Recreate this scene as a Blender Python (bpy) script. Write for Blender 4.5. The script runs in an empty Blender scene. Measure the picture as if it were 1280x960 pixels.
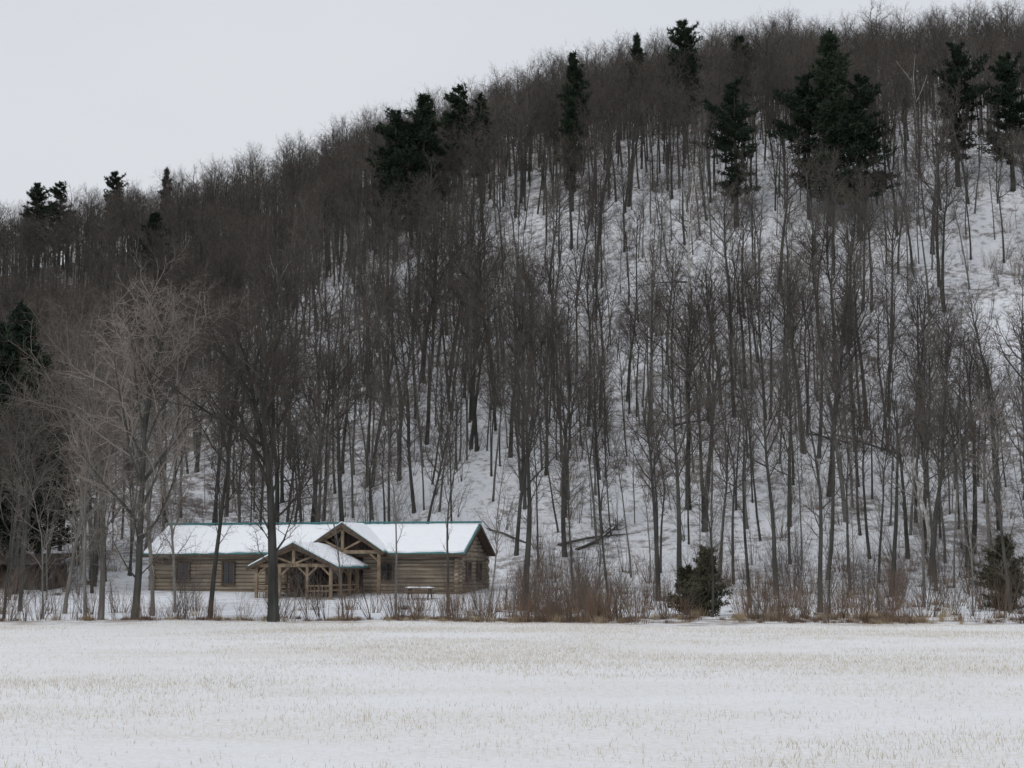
import bpy, math, random
import numpy as np
from mathutils import Vector, Matrix
random.seed(7); RS=np.random.RandomState(11)
scene=bpy.context.scene

# ------------------------------------------------------------------ noise / terrain
TAB=RS.rand(256,256)
def vnoise(x,y):
    x=np.asarray(x,float); y=np.asarray(y,float)
    xi=np.floor(x).astype(int); yi=np.floor(y).astype(int)
    fx=x-xi; fy=y-yi
    fx=fx*fx*(3-2*fx); fy=fy*fy*(3-2*fy)
    a=TAB[xi%256,yi%256]; b=TAB[(xi+1)%256,yi%256]; c=TAB[xi%256,(yi+1)%256]; d=TAB[(xi+1)%256,(yi+1)%256]
    return (a*(1-fx)+b*fx)*(1-fy)+(c*(1-fx)+d*fx)*fy
def fbm(x,y,o=4):
    s=0;a=.5
    for i in range(o):
        s=s+a*(vnoise(x*2**i+17.3*i,y*2**i+5.1*i)-.5); a*=.5
    return s*2
gx=np.linspace(-500,500,1001)
def smooth(v,w=9):
    k=np.exp(-np.linspace(-2,2,2*w+1)**2); k/=k.sum()
    return np.convolve(np.pad(v,w,mode='edge'),k,'valid')
h1g=smooth(np.interp(gx,[-300,-150,-81,-68,-50,-34,-21,-5,20,50,84,150,300],[20,23,29,33,40,47,52,58,68,71.5,74,77,77]))
h2g=smooth(np.interp(gx,[-400,-120,-64,-19,10,49,120,400],[60,69.5,83,94,103,109.5,113,115]))
YK=[-1e5,72,108,122,132,165,270,400,450,700,1e5]
def H(x,y):
    x=np.atleast_1d(np.asarray(x,float)); y=np.atleast_1d(np.asarray(y,float))
    h1=np.interp(x,gx,h1g); h2=np.interp(x,gx,h2g); o=np.ones_like(h1)
    K=np.array([0*o,0*o,.12*o,.72*o,1.25*o,.2*h1,h1,h2,h2+1.5,h2-60,h2-60])
    YKa=np.array(YK); D=(K[1:]-K[:-1])/(YKa[1:]-YKa[:-1])[:,None]
    M=np.zeros_like(K)
    a=D[:-1]; b=D[1:]
    M[1:-1]=np.where(a*b>0,2*a*b/np.where(np.abs(a+b)<1e-9,1,(a+b)),0)
    i=np.clip(np.searchsorted(YKa,y)-1,0,len(YK)-2); j=np.arange(len(x))
    hh=YKa[i+1]-YKa[i]; t=(y-YKa[i])/hh
    z=(2*t**3-3*t**2+1)*K[i,j]+(t**3-2*t**2+t)*hh*M[i,j]+(-2*t**3+3*t**2)*K[i+1,j]+(t**3-t**2)*hh*M[i+1,j]
    amp=np.clip((y-128)/40,0,1)*(1-np.clip((y-600)/200,0,1))
    z=z+amp*(fbm(x/34,y/34,4)*5.0+fbm(x/9+50,y/9,3)*1.8)
    z=z+.05*fbm(x/6,y/6,3)*np.clip((y+50)/60,0,1)
    z=z+.22*np.exp(-((y-80-2*np.sin(x/13))/3.0)**2)*(.35+vnoise(x/5,y/5))
    return z
def h(x,y): return float(H([x],[y])[0])

# ------------------------------------------------------------------ materials
def mat(name,rough=.9):
    m=bpy.data.materials.new(name); m.use_nodes=True
    nt=m.node_tree; b=nt.nodes['Principled BSDF']; b.inputs['Roughness'].default_value=rough
    b.inputs['Specular IOR Level'].default_value=.15
    return m,nt,b
def mix(nt,fac,a,b):
    n=nt.nodes.new('ShaderNodeMix'); n.data_type='RGBA'
    for s,v in ((0,fac),(6,a),(7,b)):
        if isinstance(v,bpy.types.NodeSocket): nt.links.new(v,n.inputs[s])
        elif s==0: n.inputs[0].default_value=v
        else: n.inputs[s].default_value=(*v,1)
    return n.outputs[2]
def noise(nt,scale,detail=4,rough=.55,vec=None,stretch=None):
    n=nt.nodes.new('ShaderNodeTexNoise'); n.inputs['Scale'].default_value=scale; n.inputs['Detail'].default_value=detail; n.inputs['Roughness'].default_value=rough
    if vec is None:
        tc=nt.nodes.new('ShaderNodeTexCoord'); vec=tc.outputs['Object']
    if stretch:
        mp=nt.nodes.new('ShaderNodeMapping'); mp.inputs['Scale'].default_value=stretch; nt.links.new(vec,mp.inputs['Vector']); vec=mp.outputs[0]
    nt.links.new(vec,n.inputs['Vector']); return n.outputs['Fac']
def ramp(nt,v,a,b,lo=0.,hi=1.):
    n=nt.nodes.new('ShaderNodeMapRange'); n.interpolation_type='SMOOTHSTEP'
    nt.links.new(v,n.inputs['Value']); n.inputs['From Min'].default_value=a; n.inputs['From Max'].default_value=b
    n.inputs['To Min'].default_value=lo; n.inputs['To Max'].default_value=hi; return n.outputs[0]
def math_(nt,op,a,b):
    n=nt.nodes.new('ShaderNodeMath'); n.operation=op
    for i,v in enumerate((a,b)):
        if isinstance(v,bpy.types.NodeSocket): nt.links.new(v,n.inputs[i])
        else: n.inputs[i].default_value=v
    return n.outputs[0]
def bump(nt,b,hgt,strength=.4,dist=.05):
    n=nt.nodes.new('ShaderNodeBump'); n.inputs['Strength'].default_value=strength; n.inputs['Distance'].default_value=dist
    nt.links.new(hgt,n.inputs['Height']); nt.links.new(n.outputs[0],b.inputs['Normal'])
def two_tone(name,c1,c2,scale,stretch=None,rnd=0.,bmp=0,rough=.9,c3=None,stain=None):
    m,nt,b=mat(name,rough)
    f=noise(nt,scale,4,.6,stretch=stretch)
    col=mix(nt,ramp(nt,f,.3,.7),c1,c2)
    if stain: col=mix(nt,ramp(nt,noise(nt,.45,4,.6),.42,.66,0,.65),col,stain)
    nt.links.new(col,b.inputs['Base Color'])
    if bmp: bump(nt,b,f,bmp,.03)
    return m
def diff(name,c1,c2,ns=None,stretch=None):
    m=bpy.data.materials.new(name); m.use_nodes=True; nt=m.node_tree; nt.nodes.remove(nt.nodes['Principled BSDF'])
    d=nt.nodes.new('ShaderNodeBsdfDiffuse'); oi=nt.nodes.new('ShaderNodeObjectInfo'); fac=oi.outputs['Random']
    if ns:
        f=noise(nt,ns,2,.5,stretch=stretch); fac=math_(nt,'ADD',math_(nt,'MULTIPLY',fac,.45),math_(nt,'MULTIPLY',ramp(nt,f,.3,.7),.55))
    nt.links.new(mix(nt,fac,c1,c2),d.inputs['Color']); nt.links.new(d.outputs[0],nt.nodes['Material Output'].inputs['Surface']); return m
M_bark=diff('bark',(.038,.038,.035),(.098,.097,.088),2.5,(1,1,.25))
M_bark3=diff('grey_bark',(.09,.09,.083),(.19,.188,.175),2.5,(1,1,.25))
M_twig=diff('twigs',(.068,.059,.053),(.142,.124,.11))
M_bark2=diff('pale_bark',(.12,.112,.10),(.24,.228,.21),3,(1,1,.2))
M_twig2=diff('pale_twigs',(.15,.13,.115),(.25,.22,.195))
M_birch=diff('birch_bark',(.38,.37,.35),(.62,.61,.58),4,(.5,.5,3))
M_needle=diff('pine_needles',(.018,.029,.022),(.05,.064,.043),.7)
M_juniper=diff('juniper_foliage',(.045,.047,.033),(.115,.108,.075),1.6)
M_brush=diff('brush_stems',(.12,.075,.055),(.22,.165,.125))
M_dry=diff('dry_grass',(.24,.18,.11),(.48,.4,.28))
M_stub=diff('stubble',(.48,.43,.34),(.70,.65,.55),.8)
M_log=two_tone('log_wood',(.14,.113,.085),(.36,.305,.235),1.3,(.25,1,5),0,.4,stain=(.15,.13,.11))
M_beam=two_tone('timber_beam',(.16,.12,.08),(.29,.225,.16),2,None,0,.3)
M_dark=two_tone('weathered_boards',(.035,.028,.024),(.08,.065,.055),3,(4,1,1),0,.4)
M_teal=two_tone('green_metal_roof',(.04,.14,.15),(.07,.2,.2),4,None,0,0,.45)
M_frame=two_tone('window_trim',(.07,.052,.04),(.12,.088,.068),4)
M_glass,nt,b=mat('window_glass',.08); b.inputs['Specular IOR Level'].default_value=.5
nt.links.new(mix(nt,noise(nt,1.5),(.012,.014,.016),(.04,.045,.05)),b.inputs['Base Color'])
M_snow,nt,b=mat('roof_snow',.7)
f=noise(nt,2.5,5); nt.links.new(mix(nt,f,(.8,.82,.86),(.9,.91,.93)),b.inputs['Base Color']); bump(nt,b,f,.35,.1)

# ground
M_ground,nt,b=mat('snowy_ground',.8)
geo=nt.nodes.new('ShaderNodeNewGeometry'); P=geo.outputs['Position']
sx=nt.nodes.new('ShaderNodeSeparateXYZ'); nt.links.new(P,sx.inputs[0]); Y=sx.outputs['Y']; X=sx.outputs['X']
snow=mix(nt,noise(nt,.6,4,vec=P),(.81,.82,.85),(.885,.89,.91))
s1=noise(nt,.10,6,.7,vec=P,stretch=(.7,1.3,1)); s2=noise(nt,7,5,.75,vec=P); s3=noise(nt,.5,4,.6,vec=P,stretch=(.1,1.2,1))
fm=math_(nt,'MULTIPLY',ramp(nt,s1,.34,.68,.2,.7),ramp(nt,s2,.38,.6,.15,1))
fm=math_(nt,'ADD',fm,ramp(nt,s3,.60,.76,0,.2))
field=mix(nt,fm,snow,(.64,.585,.50))
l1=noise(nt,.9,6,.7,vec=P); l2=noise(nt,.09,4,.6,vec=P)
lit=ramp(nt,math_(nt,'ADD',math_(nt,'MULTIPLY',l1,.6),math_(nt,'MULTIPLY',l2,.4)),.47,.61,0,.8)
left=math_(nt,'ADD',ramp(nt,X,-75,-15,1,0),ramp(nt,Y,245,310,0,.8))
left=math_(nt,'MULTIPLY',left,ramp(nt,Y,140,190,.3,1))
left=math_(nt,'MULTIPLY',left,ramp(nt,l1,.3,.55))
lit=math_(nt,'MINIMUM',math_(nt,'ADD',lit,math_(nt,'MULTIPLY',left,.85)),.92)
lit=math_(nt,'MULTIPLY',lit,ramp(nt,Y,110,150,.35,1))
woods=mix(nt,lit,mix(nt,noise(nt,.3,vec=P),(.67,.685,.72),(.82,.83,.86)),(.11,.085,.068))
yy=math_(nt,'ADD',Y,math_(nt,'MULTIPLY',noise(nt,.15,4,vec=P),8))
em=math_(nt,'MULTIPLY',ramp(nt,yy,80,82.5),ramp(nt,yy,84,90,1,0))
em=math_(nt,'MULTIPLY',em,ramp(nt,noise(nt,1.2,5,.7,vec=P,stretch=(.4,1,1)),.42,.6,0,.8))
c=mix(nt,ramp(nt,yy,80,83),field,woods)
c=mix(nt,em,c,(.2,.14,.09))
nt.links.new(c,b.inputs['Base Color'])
bump(nt,b,noise(nt,3,6,.65,vec=P),.5,.12)

# ------------------------------------------------------------------ mesh builder
class MB:
    def __init__(s): s.v=[]; s.f=[]; s.m=[]
    def tube(s,pts,rad,sides,mi=0,cap=False):
        base=len(s.v); n=len(pts)
        for i,p in enumerate(pts):
            t=(pts[min(i+1,n-1)]-pts[max(i-1,0)])
            if t.length<1e-6: t=Vector((0,0,1))
            t.normalize()
            u=t.cross(Vector((0,0,1)) if abs(t.z)<.9 else Vector((1,0,0))).normalized(); w=t.cross(u)
            if i==n-1 and rad[i]<.012 and not cap:
                s.v.append(p[:]); break
            for k in range(sides):
                a=2*math.pi*k/sides
                s.v.append((p+u*(math.cos(a)*rad[i])+w*(math.sin(a)*rad[i]))[:])
        tip=(rad[-1]<.012 and not cap)
        rings=n-1 if tip else n
        for i in range(rings-1):
            for k in range(sides):
                a=base+i*sides+k; b_=base+i*sides+(k+1)%sides
                s.f.append((a,b_,b_+sides,a+sides)); s.m.append(mi)
        if tip:
            tv=len(s.v)-1
            for k in range(sides):
                s.f.append((base+(rings-1)*sides+k,base+(rings-1)*sides+(k+1)%sides,tv)); s.m.append(mi)
        elif cap:
            s.f.append(tuple(base+k for k in range(sides))[::-1]); s.m.append(mi)
            s.f.append(tuple(base+(n-1)*sides+k for k in range(sides))); s.m.append(mi)
    def ribbon(s,pts,r,rng,mi=0):
        d=(pts[-1]-pts[0]).normalized(); w=d.cross(Vector((rng.gauss(0,1),rng.gauss(0,1),rng.gauss(0,1)))).normalized()*r
        b0=len(s.v)
        if len(pts)==2:
            s.v+=[(pts[0]-w)[:],(pts[0]+w)[:],pts[1][:]]; s.f.append((b0,b0+1,b0+2)); s.m.append(mi)
        else:
            m=pts[len(pts)//2]
            s.v+=[(pts[0]-w)[:],(pts[0]+w)[:],(m+w*.7)[:],(m-w*.7)[:],pts[-1][:]]
            s.f+=[(b0,b0+1,b0+2,b0+3),(b0+3,b0+2,b0+4)]; s.m+=[mi,mi]
    def poly(s,pts,mi=0):
        b0=len(s.v); s.v+= [tuple(p) for p in pts]; s.f.append(tuple(range(b0,b0+len(pts)))); s.m.append(mi)
    def box(s,c,sz,mi=0,rz=0):
        b0=len(s.v); cx,cy,cz=c; a,b_,d=[q/2 for q in sz]; co,si=math.cos(rz),math.sin(rz)
        for dz in (-d,d):
            for dx,dy in ((-a,-b_),(a,-b_),(a,b_),(-a,b_)):
                s.v.append((cx+dx*co-dy*si,cy+dx*si+dy*co,cz+dz))
        for q in ((0,3,2,1),(4,5,6,7),(0,1,5,4),(1,2,6,5),(2,3,7,6),(3,0,4,7)):
            s.f.append(tuple(b0+i for i in q)); s.m.append(mi)
    def beam(s,p,q,w,hh,mi=0):
        p=Vector(p); q=Vector(q); t=(q-p).normalized()
        u=t.cross(Vector((0,0,1)) if abs(t.z)<.95 else Vector((0,1,0))).normalized(); v=u.cross(t)
        b0=len(s.v)
        for e in (p,q):
            for a,c_ in ((-1,-1),(1,-1),(1,1),(-1,1)):
                s.v.append((e+u*(a*w/2)+v*(c_*hh/2))[:])
        for qd in ((0,3,2,1),(4,5,6,7),(0,1,5,4),(1,2,6,5),(2,3,7,6),(3,0,4,7)):
            s.f.append(tuple(b0+i for i in qd)); s.m.append(mi)
    def slab(s,A,B,C,D,th,mi=0,nu=1,nv=1,jit=0,edge=0):
        A,B,C,D=map(Vector,(A,B,C,D)); b0=len(s.v)
        W=nu+1
        eo=[random.uniform(-edge,edge*.2) for _ in range(nu+1)]
        for top in (0,1):
            for j in range(nv+1):
                for i in range(nu+1):
                    u=i/nu; v=j/nv
                    p=(A*(1-u)+B*u)*(1-v)+(D*(1-u)+C*u)*v
                    if top:
                        e=1
                        if jit and (i in(0,nu) or j in (0,nv)): e=.55
                        p=p+Vector((0,0,th*e+random.uniform(-jit,jit)))
                    if edge and j==0: p=p+(A-D).normalized()*eo[i]
                    s.v.append(p[:])
        n1=W*(nv+1)
        for j in range(nv):
            for i in range(nu):
                a=b0+j*W+i
                s.f.append((a,a+W,a+W+1,a+1)); s.m.append(mi)
                s.f.append((a+n1,a+n1+1,a+n1+W+1,a+n1+W)); s.m.append(mi)
        for i in range(nu):
            a=b0+i; s.f.append((a,a+1,a+1+n1,a+n1)); s.m.append(mi)
            a=b0+nv*W+i; s.f.append((a+1,a,a+n1,a+1+n1)); s.m.append(mi)
        for j in range(nv):
            a=b0+j*W; s.f.append((a+W,a,a+n1,a+W+n1)); s.m.append(mi)
            a=b0+j*W+nu; s.f.append((a,a+W,a+W+n1,a+n1)); s.m.append(mi)
    def mesh(s,name,mats,smooth=False):
        me=bpy.data.meshes.new(name); me.from_pydata(s.v,[],s.f)
        for m in mats: me.materials.append(m)
        me.polygons.foreach_set('material_index',s.m)
        if smooth: me.polygons.foreach_set('use_smooth',[True]*len(s.f))
        me.update(); return me
def obj(name,me,loc=(0,0,0),rz=0,sc=1,parent=None,col=None):
    o=bpy.data.objects.new(name,me); o.location=loc; o.rotation_euler[2]=rz; o.scale=(sc,)*3 if not hasattr(sc,'__len__') else sc
    (col or scene.collection).objects.link(o)
    if parent: o.parent=parent
    return o

# ------------------------------------------------------------------ ground sheet
xs=np.unique(np.concatenate([np.linspace(-4000,-400,10),np.linspace(-400,-170,24),np.arange(-170,171,2.5),np.linspace(170,400,24),np.linspace(400,4000,10)]))
ys=np.unique(np.concatenate([np.linspace(-4000,-100,8),np.linspace(-100,60,17),np.arange(60,140,1.5),np.arange(140,470,2.5),np.linspace(470,900,40),np.linspace(900,5000,8)]))
GX,GY=np.meshgrid(xs,ys); Z=H(GX.ravel(),GY.ravel())
V=np.stack([GX.ravel(),GY.ravel(),Z],1); nx=len(xs); ny=len(ys)
ii,jj=np.meshgrid(np.arange(nx-1),np.arange(ny-1)); a=(jj*nx+ii).ravel()
F=np.stack([a,a+1,a+1+nx,a+nx],1)
def npmesh(name,V,F,k,mats):
    me=bpy.data.meshes.new(name); me.vertices.add(len(V)); me.vertices.foreach_set('co',V.astype(np.float32).ravel())
    me.loops.add(len(F)*k); me.loops.foreach_set('vertex_index',F.astype(np.int32).ravel())
    me.polygons.add(len(F)); me.polygons.foreach_set('loop_start',np.arange(0,len(F)*k,k,dtype=np.int32))
    me.polygons.foreach_set('loop_total',np.full(len(F),k,dtype=np.int32))
    for m in mats: me.materials.append(m)
    me.update(calc_edges=True); me.validate(); return me
me=npmesh('ground',V,F,4,[M_ground]); me.polygons.foreach_set('use_smooth',[True]*len(F)); obj('ground',me)

# ------------------------------------------------------------------ field stubble
NB=270000
y=np.sqrt(RS.uniform(11**2,78**2,NB)); x=RS.uniform(-1,1,NB)*(.36*y+4)
d=fbm(x/8,y/6.0,4)+.4*fbm(x/1.2,y/1.2,2)
keep=RS.rand(NB)<np.clip(.40+1.1*d,.08,1); x=x[keep]; y=y[keep]; n=len(x)
z=H(x,y); hgt=RS.uniform(.04,.11,n)*(1+.8*(RS.rand(n)>.97)); wd=RS.uniform(.003,.008,n)
an=RS.uniform(0,math.pi,n); lx=RS.normal(0,.03,n); ly=RS.normal(0,.03,n)
V=np.zeros((n,3,3)); V[:,0]=np.stack([x-np.cos(an)*wd,y-np.sin(an)*wd,z-.01],1); V[:,1]=np.stack([x+np.cos(an)*wd,y+np.sin(an)*wd,z-.01],1); V[:,2]=np.stack([x+lx,y+ly,z+hgt],1)
obj('field_stubble',npmesh('field_stubble',V.reshape(-1,3),np.arange(3*n).reshape(-1,3),3,[M_stub]))

# ------------------------------------------------------------------ trees
def rv(rng): return Vector((rng.gauss(0,1),rng.gauss(0,1),rng.gauss(0,1)))
def grow(mb,p,d,L,r,lvl,P,rng):
    n=P['seg'][lvl]; pts=[p.copy()]; dirs=[d.copy()]
    for i in range(n):
        wb=P['wob'][lvl]
        if lvl==0 and i>n*.55: wb*=P.get('topw',1)
        d=(d+rv(rng)*wb+Vector((0,0,P['up'][lvl]))).normalized()
        p=p+d*(L/n); pts.append(p.copy()); dirs.append(d.copy())
    tip=P['tip'][lvl]
    rad=[r*(1-(1-tip)*(i/n)) for i in range(n+1)]
    if lvl==0: rad[0]*=1.35
    if lvl==P['max'] and lvl>0: mb.ribbon(pts,r*1.5,rng,1)
    else: mb.tube(pts,rad,P['sides'][lvl],0 if lvl<2 else 1)
    if lvl>=P['max']: return
    k=P['kids'][lvl]; k=max(1,int(k*rng.uniform(.75,1.25))); t0=P['t0'][lvl]; az=rng.uniform(0,6.28)
    for c in range(k):
        t=t0+(1-t0)*((c+rng.random())/k)
        f=t*n; i=min(int(f),n-1); q=pts[i].lerp(pts[i+1],f-i); dd=dirs[i+1]
        az+=2.4+rng.uniform(-.5,.5)
        u=dd.cross(Vector((0,0,1)) if abs(dd.z)<.95 else Vector((1,0,0))).normalized(); w=dd.cross(u)
        ang=math.radians(rng.uniform(*P['ang'][lvl]))
        nd=(dd*math.cos(ang)+(u*math.cos(az)+w*math.sin(az))*math.sin(ang)).normalized()
        if lvl==0:
            tt=(t-t0)/(1-t0); LL=P['limb']*(1-.42*tt**2)*(.45+.8*min(1,tt*2.2))*rng.uniform(.6,1.15)
        else: LL=L*P['lr'][lvl]*(1-.45*t)*rng.uniform(.6,1.25)
        rr=min(rad[i]*.62,max(P['rmin'],LL*P['rl']))
        grow(mb,q,nd,LL,rr,lvl+1,P,rng)
def forest_tree(seed,Ht,r,limb,t0,kids,ang=(28,55),maxl=3,lean=.0,rmin=.016,up1=.12,trunk=.9):
    rng=random.Random(seed); mb=MB()
    P=dict(seg=[10,4,3,2,1],wob=[.03,.14,.2,.25,.25],up=[.036,up1,.06,.03,.03],tip=[.2,.25,.35,.25,.2],sides=[7,4,3,3,3],topw=2.6,
        max=maxl,kids=kids,t0=[t0,.2,.15,.15],ang=[ang,(25,58),(28,70),(28,70)],limb=limb,lr=[0,.55,.6,.6],rmin=rmin,rl=.016)
    d=Vector((rng.gauss(0,.035)+lean,rng.gauss(0,.035),1)).normalized()
    grow(mb,Vector((0,0,-.6)),d,Ht*trunk+.6,r,0,P,rng); return mb
C_for=bpy.data.collections.new('forest_tree_kinds')
def proto(mb,name,mats,col): return obj(name,mb.mesh(name,mats),col=col)
kinds=[(15.5,.15,3.8,.44,[18,9,10]),(17,.21,4.4,.44,[20,9,10]),(14.5,.11,3.0,.47,[16,9,9]),(16.5,.16,3.5,.5,[17,9,10]),(18,.27,5.0,.45,[20,9,10]),(14,.10,3.2,.4,[17,9,9]),(16,.13,3.1,.54,[15,9,9]),(16.5,.22,4.6,.34,[21,9,10])]
for i,(Ht,r,lb,t0,kd) in enumerate(kinds):
    proto(forest_tree(100+i,Ht,r,lb,t0,kd,(25,60),lean=random.gauss(0,.02),rmin=.0145),'bare_tree_%02d'%i,[M_bark3 if i in(2,6) else M_bark,M_twig],C_for)
for i in range(3):
    proto(forest_tree(200+i,[9,11,7][i],.06,2.0,.25,[14,7,6],maxl=3,rmin=.011),'bare_tree_%02d'%(8+i),[M_bark2,M_twig2],C_for)
for i,(Ht,r,lb,t0,kd) in enumerate([(15.5,.16,4.0,.42,[16,8,8]),(16.5,.19,4.6,.42,[17,8,8]),(14.5,.14,3.6,.42,[15,8,8]),(17,.2,4.4,.45,[17,8,8])]):
    proto(forest_tree(150+i,Ht,r,lb,t0,kd,(25,62),lean=random.gauss(0,.02),rmin=.023),'bare_tree_%02d'%(11+i),[M_bark,M_twig],C_for)

def instancer(name,pts,rots,scs,idx,col):
    me=bpy.data.meshes.new(name); me.from_pydata([tuple(p) for p in pts],[],[])
    for nm,ty,data in (('rot','FLOAT_VECTOR',np.array(rots,dtype=np.float32).ravel()),('sc','FLOAT_VECTOR',np.array(scs,dtype=np.float32).ravel())):
        at=me.attributes.new(nm,ty,'POINT'); at.data.foreach_set('vector',data)
    at=me.attributes.new('kind','INT','POINT'); at.data.foreach_set('value',np.array(idx,dtype=np.int32))
    o=obj(name,me)
    ng=bpy.data.node_groups.new(name,'GeometryNodeTree')
    ng.interface.new_socket('Geometry',in_out='INPUT',socket_type='NodeSocketGeometry'); ng.interface.new_socket('Geometry',in_out='OUTPUT',socket_type='NodeSocketGeometry')
    gi=ng.nodes.new('NodeGroupInput'); go=ng.nodes.new('NodeGroupOutput'); ip=ng.nodes.new('GeometryNodeInstanceOnPoints'); ci=ng.nodes.new('GeometryNodeCollectionInfo')
    ci.inputs['Collection'].default_value=col; ci.inputs['Separate Children'].default_value=True; ci.inputs['Reset Children'].default_value=True
    ng.links.new(gi.outputs[0],ip.inputs['Points']); ng.links.new(ci.outputs[0],ip.inputs['Instance']); ip.inputs['Pick Instance'].default_value=True
    for nm,ty,s in (('rot','FLOAT_VECTOR','Rotation'),('sc','FLOAT_VECTOR','Scale'),('kind','INT','Instance Index')):
        a=ng.nodes.new('GeometryNodeInputNamedAttribute'); a.data_type=ty; a.inputs['Name'].default_value=nm
        ng.links.new(a.outputs['Attribute'],ip.inputs[s])
    ng.links.new(ip.outputs[0],go.inputs[0])
    md=o.modifiers.new('instances','NODES'); md.node_group=ng
    return o

PINES=[]
def find(px,tpy,Ht,near,far):
    best=None
    for dist in np.arange(near,far,2.):
        x=(px-640)/2133*dist; e=abs(h(x,dist)+Ht-2.5-(712-tpy)/2133*dist)
        if best is None or e<best[0]: best=(e,x,dist)
    return best[1],best[2]
for px,tpy,Ht,mi,near,far in [(528,108,24,0,170,400),(492,132,23,1,170,400),(512,150,19,4,170,400),(718,52,22,2,170,400),(716,112,17,2,170,400),(1046,28,27,3,150,300),(1082,88,22,1,150,300),(1018,86,20,4,150,300),(862,14,21,1,250,400),(800,28,18,2,250,400),(932,30,17,0,250,400),(574,98,20,1,200,400),(600,112,17,4,200,400),(1208,46,20,4,150,300),(1278,55,19,1,150,300),(925,88,20,4,170,300),(186,262,20,0,170,400),
     (66,224,20,1,250,420),(36,226,20,1,250,420),(136,211,21,1,250,420),(200,204,19,2,250,420),(24,390,22,3,130,200),(-10,420,20,1,125,200),(50,480,15,3,130,200),(10,520,13,1,118,150)]:
    x,dist=find(px,tpy,Ht,near,far); PINES.append((x,dist,Ht,mi))

pts=[];rots=[];scs=[];idx=[]
def start_y(x):
    if x<-30: return 116
    if x<2: return 139
    return 118-4*min(1,(x-2)/20)
cell=3.1
X0=np.arange(-175,175,cell); Y0=np.arange(100,435,cell)
cx,cy=np.meshgrid(X0,Y0); cx=cx.ravel()+RS.uniform(-.4,cell+.4,cx.size); cy=cy.ravel()+RS.uniform(-.4,cell+.4,cy.size)
cz=H(cx,cy); dn=fbm(cx/18,cy/22,3)+.35*fbm(cx/5,cy/6,2)
for x,y,z,dd in zip(cx,cy,cz,dn):
    if abs(x)>.345*y+6: continue
    s=start_y(x)
    if y<s: continue
    p=.70+1.1*dd
    if x<-12-(y-150)*.05: p+=.27
    if 200<y<290: p+=.1
    if x>10 and y<200: p-=.06
    if y>290: p=min(p+.1,.72)
    if random.random()>p: continue
    skip=False
    for (qx,qy,qh,_) in PINES:
        if abs(x-qx)<3.0 and -6<y-qy<3: skip=True
    if skip: continue
    k=random.choices(range(11),[6,6,8,6,3,6,7,3,4,4,2])[0]
    if y-s<14 and random.random()<.35: k=random.choice([8,9,10])
    if y>250: k=random.choice([11,12,13,14])
    pts.append((x,y,z-.15)); rots.append((random.gauss(0,.028),random.gauss(0,.028),random.uniform(0,6.28)))
    q=random.uniform(.74,1.13); w_=q*random.uniform(.85,1.12)
    scs.append((w_,w_,q)); idx.append(k)
instancer('hillside_forest',pts,rots,scs,idx,C_for)

PB=[M_bark2,M_twig2]; DB=[M_bark,M_twig]; MBk=[M_bark,M_twig2]
E=[
 (172,80,14.6,.20,6.2,.14,[24,10,8,6],MBk,(20,50)),
 (130,84,14.4,.16,5.4,.16,[22,10,8,6],PB,(20,50)),
 (112,82,11.0,.10,3.4,.25,[14,8,6,5],PB,(22,45)),
 (345,78,13.8,.27,5.8,.22,[30,11,8,6],DB,(28,64)),
 (265,80,12.8,.13,3.4,.3,[18,8,6,5],DB,(25,50)),
 (195,92,14.6,.13,4.6,.2,[20,9,7,6],PB,(22,50)),
 (85,96,14.0,.13,5.0,.18,[20,9,7,6],PB,(22,50)),
 (1022,98,12.8,.17,2.8,.25,[19,8,6,5],DB,(25,50)),
 (1258,97,12.8,.12,3.2,.16,[20,9,7,5],MBk,(22,48)),
 (888,88,8.5,.08,1.6,.35,[12,7,5,4],DB,(25,50)),
 (1035,90,5.5,.06,1.4,.4,[10,7,5,4],DB,(25,50)),
 (760,100,9.5,.09,2.0,.35,[13,7,5,4],DB,(25,50)),
 (495,92,9.5,.07,2.0,.35,[13,7,5,4],PB,(25,50)),
 (655,112,15,.24,3.8,.4,[18,8,7,5],DB,(25,50)),
 (1150,110,11,.12,2.6,.3,[14,7,5,4],PB,(22,48)),
 (30,100,12.5,.13,4.2,.2,[18,8,7,5],DB,(22,48)),
 (935,108,13,.13,2.4,.4,[14,7,5,4],DB,(22,48)),
 (222,98,12,.1,3.4,.25,[16,8,6,5],PB,(22,48)),
 (10,88,9,.09,3.0,.2,[14,8,6,5],MBk,(22,50)),
 (60,88,8,.06,2.4,.2,[12,7,6,4],PB,(22,50)),
 (430,90,8,.05,1.8,.3,[12,7,5,4],PB,(22,50)),
 (560,98,11,.09,2.4,.35,[14,7,5,4],DB,(22,50)),
 (610,96,8,.06,2.0,.3,[12,7,5,4],PB,(22,50)),
 (1210,92,7,.06,2.0,.3,[12,7,5,4],PB,(22,50)),
 (395,134,15,.2,4.2,.3,[18,8,7,5],DB,(25,55)),
 (300,136,15,.17,4.2,.3,[18,8,7,5],DB,(25,55)),
 (822,116,14,.2,3.4,.4,[16,8,7,5],DB,(25,50)),
 (1110,120,15,.2,3.4,.4,[16,8,7,5],DB,(25,50)),
]
for i,(px,dist,Ht,r,lb,t0,kd,mt,an) in enumerate(E):
    x=(px-640)/2133*dist; mb=forest_tree(330+i,Ht,r,lb,t0,kd,an,4,0,.008,.1,.93)
    obj('bare_tree',mb.mesh('bare_tree',mt),(x,dist,h(x,dist)))
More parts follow.
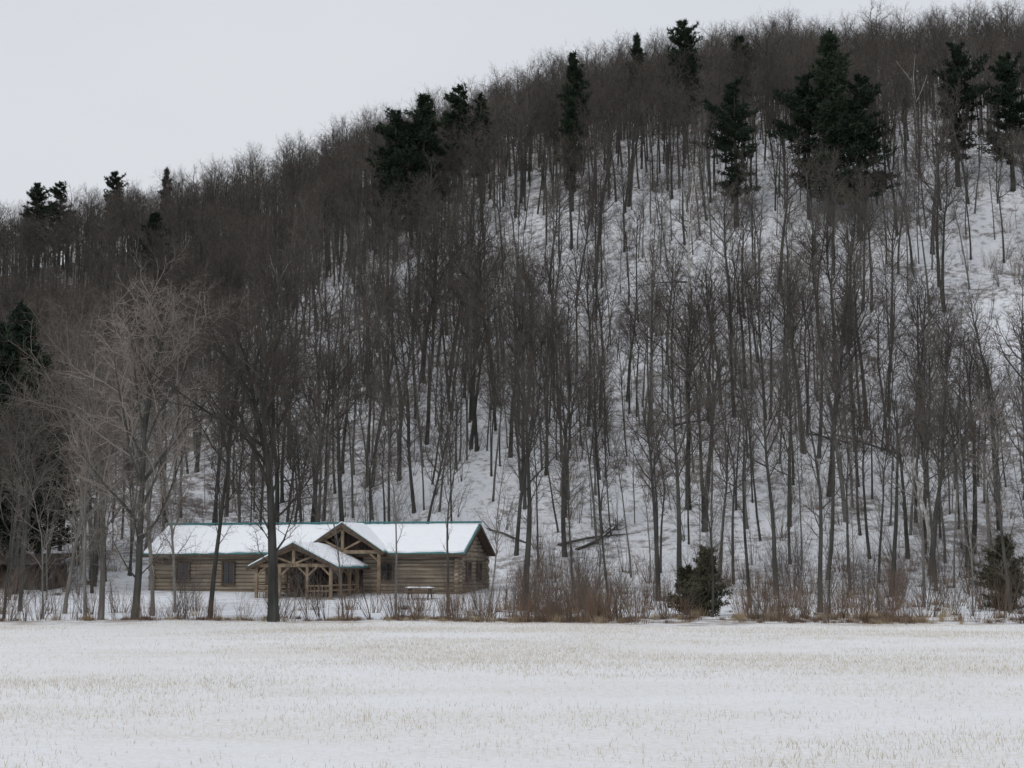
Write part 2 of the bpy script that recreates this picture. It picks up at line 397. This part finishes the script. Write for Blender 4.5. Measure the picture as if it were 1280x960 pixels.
for i,(px,dist,Ht,ln) in enumerate([(862,200,18,.0),(1168,136,9.5,-.1),(1150,240,14,.05),(345,215,13,.03)]):
    rng=random.Random(70+i); mb=MB(); x=(px-640)/2133*dist
    P=dict(seg=[7,5,3,2,1],wob=[.05,.1,.15,.2,.2],up=[.03,.12,.08,.05,.03],tip=[.3,.3,.3,.3,.2],sides=[7,5,4,3,3],max=3,kids=[7,7,5],t0=[.42,.25,.2,.1],ang=[(22,42),(22,45),(25,50)],limb=Ht*.36,lr=[0,.45,.5,.6],rmin=.02,rl=.024)
    grow(mb,Vector((0,0,-.5)),Vector((ln,0,1)).normalized(),Ht,.2,0,P,rng)
    obj('birch_tree',mb.mesh('birch_tree',[M_birch,M_twig2]),(x,dist,h(x,dist)))

def conifer(seed,Ht,R,cb,step=.55,prof=.6,tuft=.6,nt_=7,gap=.2,shape='pine'):
    rng=random.Random(seed); mb=MB()
    mb.tube([Vector((0,0,-.6)),Vector((.1,0,Ht*.4)),Vector((0,.1,Ht*.75)),Vector((0,0,Ht*.97))],[.02*Ht,.014*Ht,.008*Ht,.02],7,0)
    z=cb*Ht; sect=[rng.uniform(.55,1.25) for _ in range(7)]; layer=1
    while z<Ht*.98:
        t=(z-cb*Ht)/(Ht*(1-cb))
        pr=max(.1,(1-t**1.6))**prof*(.5+.5*min(1,t*4))
        layer=.5*layer+.5*rng.uniform(.5,1.4)
        for k in range(rng.randint(4,6)):
            if rng.random()<gap*(1-t*.6): continue
            a=rng.uniform(0,6.283); L=max(.4,R*pr*layer*sect[int(a/6.284*7)]*rng.uniform(.4,1.25))
            el=rng.uniform(-.12,.38)+t*.4
            d=Vector((math.cos(a)*math.cos(el),math.sin(a)*math.cos(el),math.sin(el)))
            p0=Vector((0,0,z+rng.uniform(-.3,.3)*(shape=='pine'))); p1=p0+d*L*.55; p2=p0+d*L+Vector((0,0,rng.uniform(.0,.14)*L))
            if shape=='pine': mb.tube([p0,p1,p2],[.05,.035,.01],3,0)
            nn=max(3,int(L/(.36 if shape=='pine' else .14)))
            for q in range(nn):
                u=.15+.85*(q+rng.random())/nn
                c=p0.lerp(p2,u); side=Vector((-d.y,d.x,0))
                wdt=.36*L*(1-.5*u)
                for s in (-1,1,0):
                    cc=c+side*(s*rng.uniform(.2,1)*wdt)+d*rng.uniform(-.1,.2)+Vector((0,0,rng.uniform(-.2,.25)))*(1 if shape=='pine' else .5)
                    for m in range(nt_):
                        dd=(rv(rng)*.7+d*.5+side*s*.4+Vector((0,0,.3))).normalized()*tuft*rng.uniform(.6,1.2)
                        w=dd.cross(rv(rng)).normalized()*tuft*.14
                        mb.poly((cc-w,cc+w,cc+dd),1)
        z+=step*rng.uniform(.7,1.3)
    return mb
PM=[conifer(500+i,20,R,cb,gap=gp,prof=pf).mesh('pine_tree',[M_bark,M_needle]) for i,(R,cb,gp,pf) in enumerate([(4.9,.18,.16,.8),(5.5,.22,.24,.7),(3.1,.2,.2,.9),(6.9,.1,.16,.95),(5.0,.22,.34,.6)])]
for x,dist,Ht,mi in PINES:
    s=Ht/20; obj('pine_tree',PM[mi],(x,dist,h(x,dist)),random.uniform(0,6.28),(max(s,.9),max(s,.9),s))
for px,dist,Ht,R,gp in [(882,92,3.4,1.6,.12),(1252,102,4.2,2.2,.1),(858,94,2.3,1.1,.1)]:
    x=(px-640)/2133*dist
    mb=conifer(int(px)+3,Ht,R,.02,step=.11,prof=1.1,tuft=.22,nt_=8,gap=gp,shape='j')
    obj('juniper_bush',mb.mesh('juniper_bush',[M_bark,M_juniper]),(x,dist,h(x,dist)))

# ------------------------------------------------------------------ brush
C_br=bpy.data.collections.new('brush_kinds')
def shrub(seed,n,Ht,spread,k=4,lb=.35):
    rng=random.Random(seed); mb=MB()
    for i in range(n):
        P=dict(seg=[4,2,1],wob=[.1,.18,.2],up=[.03,.05,.03],tip=[.3,.3,.2],sides=[3,3,3],max=2,kids=[k,4],t0=[.3,.2],ang=[(20,45),(25,50)],limb=Ht*lb,lr=[0,.5,.5],rmin=.006,rl=.01)
        a=rng.uniform(0,6.28); q=rng.uniform(0,spread*.4)
        grow(mb,Vector((math.cos(a)*q,math.sin(a)*q,-.05)),Vector((math.cos(a)*rng.uniform(0,.6),math.sin(a)*rng.uniform(0,.6),1)).normalized(),Ht*rng.uniform(.5,1.1),.014,0,P,rng)
    return mb
def grassclump(seed,n,Ht):
    rng=random.Random(seed); mb=MB()
    for i in range(n):
        a=rng.uniform(0,6.28); q=abs(rng.gauss(0,.35)); p=Vector((math.cos(a)*q,math.sin(a)*q,-.02)); d=Vector((rng.gauss(0,.3),rng.gauss(0,.3),1)).normalized()
        L=Ht*rng.uniform(.5,1.1); w=Vector((rng.gauss(0,1),rng.gauss(0,1),0)).normalized()*.009
        m=p+d*L*.6; e=m+(d+Vector((rng.gauss(0,.4),rng.gauss(0,.4),-.2)))*L*.4
        mb.poly((p-w,p+w,m+w*.7,m-w*.7),0); mb.poly((m-w*.7,m+w*.7,e),0)
    return mb
proto(shrub(1,26,1.9,1.6),'brush_0',[M_brush,M_brush],C_br)
proto(shrub(2,18,2.4,1.2),'brush_1',[M_brush,M_twig],C_br)
proto(grassclump(3,110,.7),'brush_2',[M_dry],C_br)
proto(grassclump(4,80,.45),'brush_3',[M_dry],C_br)
proto(shrub(5,7,3.6,.7,7,.28),'brush_4',[M_twig,M_twig],C_br)
proto(grassclump(6,150,.35),'brush_5',[M_brush],C_br)
pts=[];rots=[];scs=[];idx=[]
def addb(x,y,k,s):
    pts.append((x,y,h(x,y))); rots.append((0,0,random.uniform(0,6.28))); scs.append((s,s,s*random.uniform(.8,1.2))); idx.append(k)
for i in range(1900):
    y=78+abs(random.gauss(0,3)); x=random.uniform(-1,1)*(.33*y+6); px=640+x/y*2133
    d=float(vnoise([x/3.5+9],[y/9])[0]); w=.22
    if 480<px<600 or 640<px<790 or 915<px<1150: w=.7
    if px<470: w=.26
    if random.random()>w*(.3+1.4*d): continue
    addb(x,y,random.choices([0,1,2,3,4,5],[2,1,2,3,2,8])[0],random.uniform(.3,.7) if px<620 else random.uniform(.35,.85))
for i in range(2000):
    y=random.uniform(82,140); x=random.uniform(-1,1)*(.33*y+5)
    if -31<x<0 and y>108: continue
    if -30<x<-2 and random.random()<.7: continue
    if y<96 and 8.8<x<11.2: continue
    d=float(vnoise([x/5],[y/5])[0])
    if random.random()>.2+.55*d: continue
    addb(x,y,random.choices([0,1,2,3,4,5],[2,3,2,2,7,2])[0],random.uniform(.5,1.1))
for px,dist,s in [(650,104,1.5),(655,102,1.2),(712,104,1.3),(725,106,1.2),(515,80,.9),(560,81,.8),(735,80,.9),(690,82,.8)]:
    addb((px-640)/2133*dist,dist,0,s); addb((px-630)/2133*dist,dist+1,1,s)
for i in range(1000):
    y=random.uniform(118,250); x=random.uniform(-1,1)*(.33*y+5)
    if -31<x<1 and y<142: continue
    addb(x,y,random.choice([1,4,4,4]),random.uniform(.7,1.6))
instancer('brush',pts,rots,scs,idx,C_br)

C_rk=bpy.data.collections.new('fallen_trunk_kinds')
for i in range(2):
    rng=random.Random(40+i); mb=MB(); P=dict(seg=[6,2,1],wob=[.06,.2,.2],up=[0,.0,0],tip=[.3,.3,.2],sides=[7,4,3],max=2,kids=[8,5],t0=[.4,.3],ang=[(25,60),(25,50)],limb=2.4,lr=[0,.5,.5],rmin=.02,rl=.02)
    grow(mb,Vector((-4,0,.1)),Vector((1,0,0)),8,.13,0,P,rng); proto(mb,'fallen_%d'%i,[M_bark,M_bark],C_rk)
pts=[];rots=[];scs=[];idx=[]
for i in range(34):
    y=random.uniform(145,260); x=random.uniform(-1,1)*(.33*y+5)
    az=random.uniform(.3,2.8)
    g0=h(x-4*math.cos(az),y-4*math.sin(az)); g1=h(x+4*math.cos(az),y+4*math.sin(az))
    pts.append((x,y,h(x,y))); rots.append((0,-math.atan2(g1-g0,8),az)); s=random.uniform(.6,1.1); scs.append((s,s,s)); idx.append(random.randint(0,1))
instancer('fallen_trunks',pts,rots,scs,idx,C_rk)

# ------------------------------------------------------------------ log cabin
L=23.4; W=8.0; ZE=2.85; ZR=4.75; RH=ZR-ZE
cab=bpy.data.objects.new('log_cabin',None); scene.collection.objects.link(cab)
cab.location=(-26.7,128,.85); cab.rotation_euler[2]=math.radians(-13)
def part(name,mb,mats,sm=False): return obj(name,mb.mesh(name,mats,sm),parent=cab)
mb=MB(); R_=.165; st=.285
def logline(p,q,r=R_):
    p=Vector(p);q=Vector(q); mb.tube([p,p.lerp(q,.5)+Vector((0,0,random.uniform(-.01,.01))),q],[r,r*random.uniform(.95,1.05),r],8,0,cap=True)
z=-.3
while z<ZE-.05:
    e=random.uniform(.25,.4)
    logline((-e,0,z),(L+e,0,z)); logline((-e,W,z),(L+e,W,z))
    for xx in (0,L): logline((xx,-e,z+st/2),(xx,W+e,z+st/2))
    z+=st
while z<ZR-.2:
    hw=(W/2)*(1-(z-ZE)/RH)-.1
    for xx in (0,L): logline((xx,W/2-hw,z),(xx,W/2+hw,z))
    z+=st
part('log_walls',mb,[M_log],True)
def gable_roof_x(mbw,mbm,mbs,x0,x1,yc,hw,zr,pitch,snow=.2,n=30):
    for sg in (-1,1):
        ye=yc+sg*hw; ze=zr-hw*pitch
        for mbx,dz,th,ex in ((mbw,0,.1,0),(mbm,.103,.05,.03)):
            A,B,C,D=((x0-ex,ye,ze+dz),(x1+ex,ye,ze+dz),(x1+ex,yc,zr+dz),(x0-ex,yc,zr+dz)) if sg<0 else ((x1+ex,ye,ze+dz),(x0-ex,ye,ze+dz),(x0-ex,yc,zr+dz),(x1+ex,yc,zr+dz))
            mbx.slab(A,B,C,D,th)
        g=.1; ys_=yc+sg*(hw-.04); yr=yc+sg*.22
        zz=lambda yy: zr-abs(yy-yc)*pitch+.157
        A,B,C,D=((x0+g,ys_,zz(ys_)),(x1-g,ys_,zz(ys_)),(x1-g,yr,zz(yr)),(x0+g,yr,zz(yr))) if sg<0 else ((x1-g,ys_,zz(ys_)),(x0+g,ys_,zz(ys_)),(x0+g,yr,zz(yr)),(x1-g,yr,zz(yr)))
        mbs.slab(A,B,C,D,snow,0,n,6,.03,.3)
def gable_roof_y(mbw,mbm,mbs,y0,y1,xc,hw,zr,pitch,snow=.18,n=10):
    for sg in (-1,1):
        xe=xc+sg*hw; ze=zr-hw*pitch
        for mbx,dz,th,ex in ((mbw,0,.1,0),(mbm,.103,.05,.03)):
            A,B,C,D=((xe,y0-ex,ze+dz),(xe,y1,ze+dz),(xc,y1,zr+dz),(xc,y0-ex,zr+dz)) if sg>0 else ((xe,y1,ze+dz),(xe,y0-ex,ze+dz),(xc,y0-ex,zr+dz),(xc,y1,zr+dz))
            mbx.slab(A,B,C,D,th)
        xs_=xc+sg*(hw-.05); xr=xc+sg*.06; g=.1
        zz=lambda q: zr-abs(q-xc)*pitch+.157
        A,B,C,D=((xs_,y0+g,zz(xs_)),(xs_,y1,zz(xs_)),(xr,y1,zz(xr)),(xr,y0+g,zz(xr))) if sg>0 else ((xs_,y1,zz(xs_)),(xs_,y0+g,zz(xs_)),(xr,y0+g,zz(xr)),(xr,y1,zz(xr)))
        mbs.slab(A,B,C,D,snow,0,n,6,.03,.2)
m0=MB(); m1=MB(); m2=MB(); pt=RH/(W/2)
gable_roof_x(m0,m1,m2,-.7,L+.7,W/2,W/2+.65,ZR+.12,pt)
m1.beam((-.72,W/2,ZR+.4),(L+.72,W/2,ZR+.4),.5,.13)
CX=15.2; gable_roof_y(m0,m1,m2,-1.6,W/2-.4,CX,3.15,ZR+.12,.66)
PX=13.6; gable_roof_y(m0,m1,m2,-7.3,-.2,PX,3.35,3.35,.5)
part('roof_deck',m0,[M_frame]); part('metal_roof',m1,[M_teal]); part('roof_snow',m2,[M_snow],False)
mb=MB()
ze=ZR+.12-(W/2+.65)*pt
mb.beam((-.7,-.68,ze+.0),(L+.7,-.68,ze+.0),.05,.2)
for xx in (-.73,L+.73):
    for sg in (-1,1): mb.beam((xx,W/2+sg*(W/2+.65),ze+.0),(xx,W/2,ZR+.1),.05,.2)
for (yy,xc,hw,zr,p) in ((-1.63,CX,3.15,ZR+.12,.66),(-7.33,PX,3.35,3.35,.5)):
    for sg in (-1,1): mb.beam((xc+sg*hw,yy,zr-hw*p-.02),(xc,yy,zr-.02),.05,.24)
part('bargeboards',mb,[M_frame])
mb=MB()
def truss(yc,xc,hw,zr,p,w=.2):
    ze=zr-hw*p; zt=ze+.02
    mb.beam((xc-hw,yc,zt),(xc+hw,yc,zt),w,w+.04)
    for sg in (-1,1):
        mb.beam((xc+sg*hw,yc,zt+.1),(xc,yc,zr-.14),w,w)
        mb.beam((xc,yc,zt+.1),(xc+sg*hw*.5,yc,zt+(zr-zt)*.45),w*.7,w*.7)
    mb.beam((xc,yc,zt),(xc,yc,zr-.2),w,w)
G=-.75
for yy in (-7.0,-5.0,-3.0,-1.2):
    if yy in (-7.0,-3.0): truss(yy,PX,2.75,3.3,.5)
    for sg in (-1,1):
        xx=PX+sg*2.7
        mb.beam((xx,yy,G),(xx,yy,1.95),.2,.2)
        mb.beam((xx,yy,1.2),(xx-sg*.8,yy,1.98),.12,.12)
        if yy<-1.5: mb.beam((xx,yy,1.25),(xx,yy+.75,1.95),.12,.12)
        if yy>-6.9: mb.beam((xx,yy,1.25),(xx,yy-.75,1.95),.12,.12)
for sg in (-1,1):
    mb.beam((PX+sg*2.7,-7.3,1.98),(PX+sg*2.7,-.2,1.98),.2,.22)
    for zz in (.25,.6): mb.beam((PX+sg*2.7,-7.0,zz),(PX+sg*2.7,-1,zz),.08,.1)
for xx in (PX-1.0,PX+1.0):
    mb.beam((xx,-7,G),(xx,-7,1.85),.18,.18)
    mb.beam((xx,-7,1.2),(xx+(.7 if xx<PX else -.7),-7,1.85),.12,.12)
    mb.beam((xx,-7,1.2),(xx-(.7 if xx<PX else -.7),-7,1.85),.12,.12)
for a_,b_ in ((PX-2.7,PX-1),(PX+1,PX+2.7)):
    for zz in (.2,.55): mb.beam((a_,-7,zz),(b_,-7,zz),.08,.1)
    x_=a_+.25
    while x_<b_: mb.beam((x_,-7,-.3),(x_,-7,.55),.05,.05); x_+=.28
truss(-1.3,CX,2.8,ZR,.66,.2)
for sg in (-1,1): mb.beam((CX+sg*2.75,-1.3,-.6),(CX+sg*2.75,-1.3,2.95),.22,.22)
mb.beam((CX+2.75,-1.3,2.2),(CX+1.9,-1.3,2.95),.13,.13)
part('porch_timber_frame',mb,[M_beam])
mb=MB()
for i in range(18):
    xx=CX-2.6+i*.306; tp=ZR-.1-abs(xx-CX)*.66
    mb.box((xx,-.42,(2.9+tp)/2),(.29,.05,max(.05,tp-2.9)))
for i in range(19):   # dark boarded entry wall behind the porch
    mb.box((PX-2.65+i*.295,-.21,1.15),(.28,.05,2.8))
part('gable_and_entry_boards',mb,[M_dark])
mb=MB()
for i in range(20): mb.box((PX,-7.2+.15+i*.31,-.38),(6.0,.29,.06))
mb.box((PX,-7.25,-.55),(6.0,.06,.3)); mb.box((PX+3.0,-4.2,-.55),(.06,6.1,.3)); mb.box((PX-3.0,-4.2,-.55),(.06,6.1,.3))
for i in range(3): mb.box((PX,-7.5-.28*i,-.5-.12*i),(1.8,.28,.06))
part('porch_deck',mb,[M_beam])
mb=MB()
mb.box((PX-1.2,-5,.35),(1.8,.8,.06)); mb.box((PX-2.0,-5,0),(.08,.6,.68)); mb.box((PX-.4,-5,0),(.08,.6,.68))
mb.box((PX-1.2,-5.8,.1),(1.8,.3,.05)); mb.box((PX-1.2,-4.2,.1),(1.8,.3,.05)); mb.box((PX+1.5,-4.2,.05),(.5,1.5,.06)); mb.box((PX+1.8,-4.2,.35),(.06,1.5,.6))
for q in (-4.8,-3.6): mb.box((PX+1.5,q,-.16),(.45,.06,.4))
part('porch_furniture',mb,[M_dark])
mf=MB(); mg=MB()
def window(c,w,hh,axis='x',cross=True):
    x_,y_,z_=c
    def bx(dx,dz,sw,sh,dep,mbx,off=0):
        if axis=='x': mbx.box((x_+dx,y_-off,z_+dz),(sw,dep,sh))
        else: mbx.box((x_+off,y_+dx,z_+dz),(dep,sw,sh))
    bx(0,hh/2+.06,w+.24,.12,.16,mf); bx(0,-hh/2-.06,w+.3,.12,.2,mf)
    for sg in (-1,1): bx(sg*(w/2+.06),0,.12,hh,.16,mf)
    bx(0,0,w,hh,.02,mg,-.01 )
    if cross: bx(0,0,.05,hh,.05,mf,.02); bx(0,0,w-.002,.05,.046,mf,.02)
window((2.4,-.2,1.5),.9,1.1); window((6.0,-.2,1.4),.8,1.5)
window((18.2,-.2,1.5),.8,1.1)
window((L+.2,2.4,1.5),1.1,1.2,'y'); window((L+.2,5.6,1.5),1.1,1.2,'y')
window((PX-1.6,-.27,1.3),1.2,1.2)
mf.box((PX+.6,-.27,.9),(1.2,.14,2.3)); mg.box((PX+.6,-.355,1.4),(.6,.02,.8))
part('window_and_door_frames',mf,[M_frame]); part('window_glass',mg,[M_glass])

pt_=bpy.data.objects.new('picnic_table',None); scene.collection.objects.link(pt_); x=-6.3;y=117.5; pt_.location=(x,y,h(x,y)); pt_.rotation_euler[2]=-.2
mb=MB()
for i in range(5): mb.box((0,-.32+i*.16,.74),(1.9,.145,.04))
for s in (-1,1):
    for i in range(2): mb.box((0,s*(.68+i*.15),.44),(1.9,.135,.04))
    for xx in (-.7,.7): mb.beam((xx,s*.62,-.05),(xx,s*.2,.72),.09,.04)
for xx in (-.7,.7): mb.beam((xx+.07,-.85,.4),(xx+.07,.85,.4),.04,.09); mb.beam((xx+.07,-.36,.69),(xx+.07,.36,.69),.04,.08)
obj('planks_and_legs',mb.mesh('pt',[M_frame]),parent=pt_)
mb=MB(); mb.slab((-.93,-.38,.762),(.93,-.38,.762),(.93,.38,.762),(-.93,.38,.762),.08,0,10,4,.012)
obj('snow',mb.mesh('pts',[M_snow]),parent=pt_)
sh=bpy.data.objects.new('wooden_shed',None); scene.collection.objects.link(sh); x=-38.6;y=128.5; sh.location=(x,y,h(x,y)-.1); sh.rotation_euler[2]=-.1
mb=MB()
for i in range(27):
    if 8<=i<=17: continue
    mb.box((-4+.3*i,0,.95),(.28,.05,1.9+random.uniform(0,.04)))
for sx_ in (-4.1,4.1):
    for j in range(12): mb.box((sx_,.15+.3*j,1.0),(.05,.28,2.0))
mb.box((0,3.6,1),(8.1,.05,2.0))
for xx in (-1.65,1.35): mb.beam((xx,0,0),(xx,0,1.95),.15,.15)
for rr in range(4):
    for i in range(9):
        mb.tube([Vector((-1.4+i*.32,1.2+.02*rr,.2+rr*.28)),Vector((-1.4+i*.32,2.6,.2+rr*.28))],[.14,.14],7,0,cap=True)
obj('board_walls',mb.mesh('shw',[M_dark]),parent=sh)
mb=MB(); mb.slab((-4.6,-.6,1.95),(4.6,-.6,1.95),(4.6,4,2.75),(-4.6,4,2.75),.1); obj('roof',mb.mesh('shr',[M_dark]),parent=sh)

# ------------------------------------------------------------------ light, world, camera
el=math.radians(42); az=math.radians(215)
sd=Vector((math.sin(az)*math.cos(el),math.cos(az)*math.cos(el),math.sin(el)))
sl=bpy.data.lights.new('sun','SUN'); sl.energy=.72; sl.angle=math.radians(20); sl.color=(1,.98,.95)
so=bpy.data.objects.new('sun',sl); scene.collection.objects.link(so); so.rotation_euler=sd.to_track_quat('Z','Y').to_euler()
w=bpy.data.worlds.new('World'); scene.world=w; w.use_nodes=True; nt=w.node_tree; bg=nt.nodes['Background']
sk=nt.nodes.new('ShaderNodeTexSky'); sk.sky_type='NISHITA'; sk.sun_disc=False; sk.sun_elevation=el; sk.sun_rotation=az; sk.dust_density=5; sk.ozone_density=1
hs=nt.nodes.new('ShaderNodeHueSaturation'); hs.inputs['Saturation'].default_value=.25; nt.links.new(sk.outputs[0],hs.inputs['Color'])
tc=nt.nodes.new('ShaderNodeTexCoord')
cl=noise(nt,1.6,4,.5,vec=tc.outputs['Generated'],stretch=(1,1,3))
cloud=mix(nt,ramp(nt,cl,.3,.7),(6.65,7.05,7.7),(7.45,7.7,8.15))
nt.links.new(mix(nt,.9,hs.outputs[0],cloud),bg.inputs['Color']); bg.inputs['Strength'].default_value=.1
cam=bpy.data.cameras.new('camera'); co=bpy.data.objects.new('camera',cam); scene.collection.objects.link(co); scene.camera=co
cam.lens=60; cam.sensor_width=36; cam.clip_end=12000; co.location=(0,0,2.5); co.rotation_euler=(math.radians(90+6.21),0,0)
scene.view_settings.view_transform='Standard'; scene.view_settings.look='None'; scene.view_settings.exposure=0
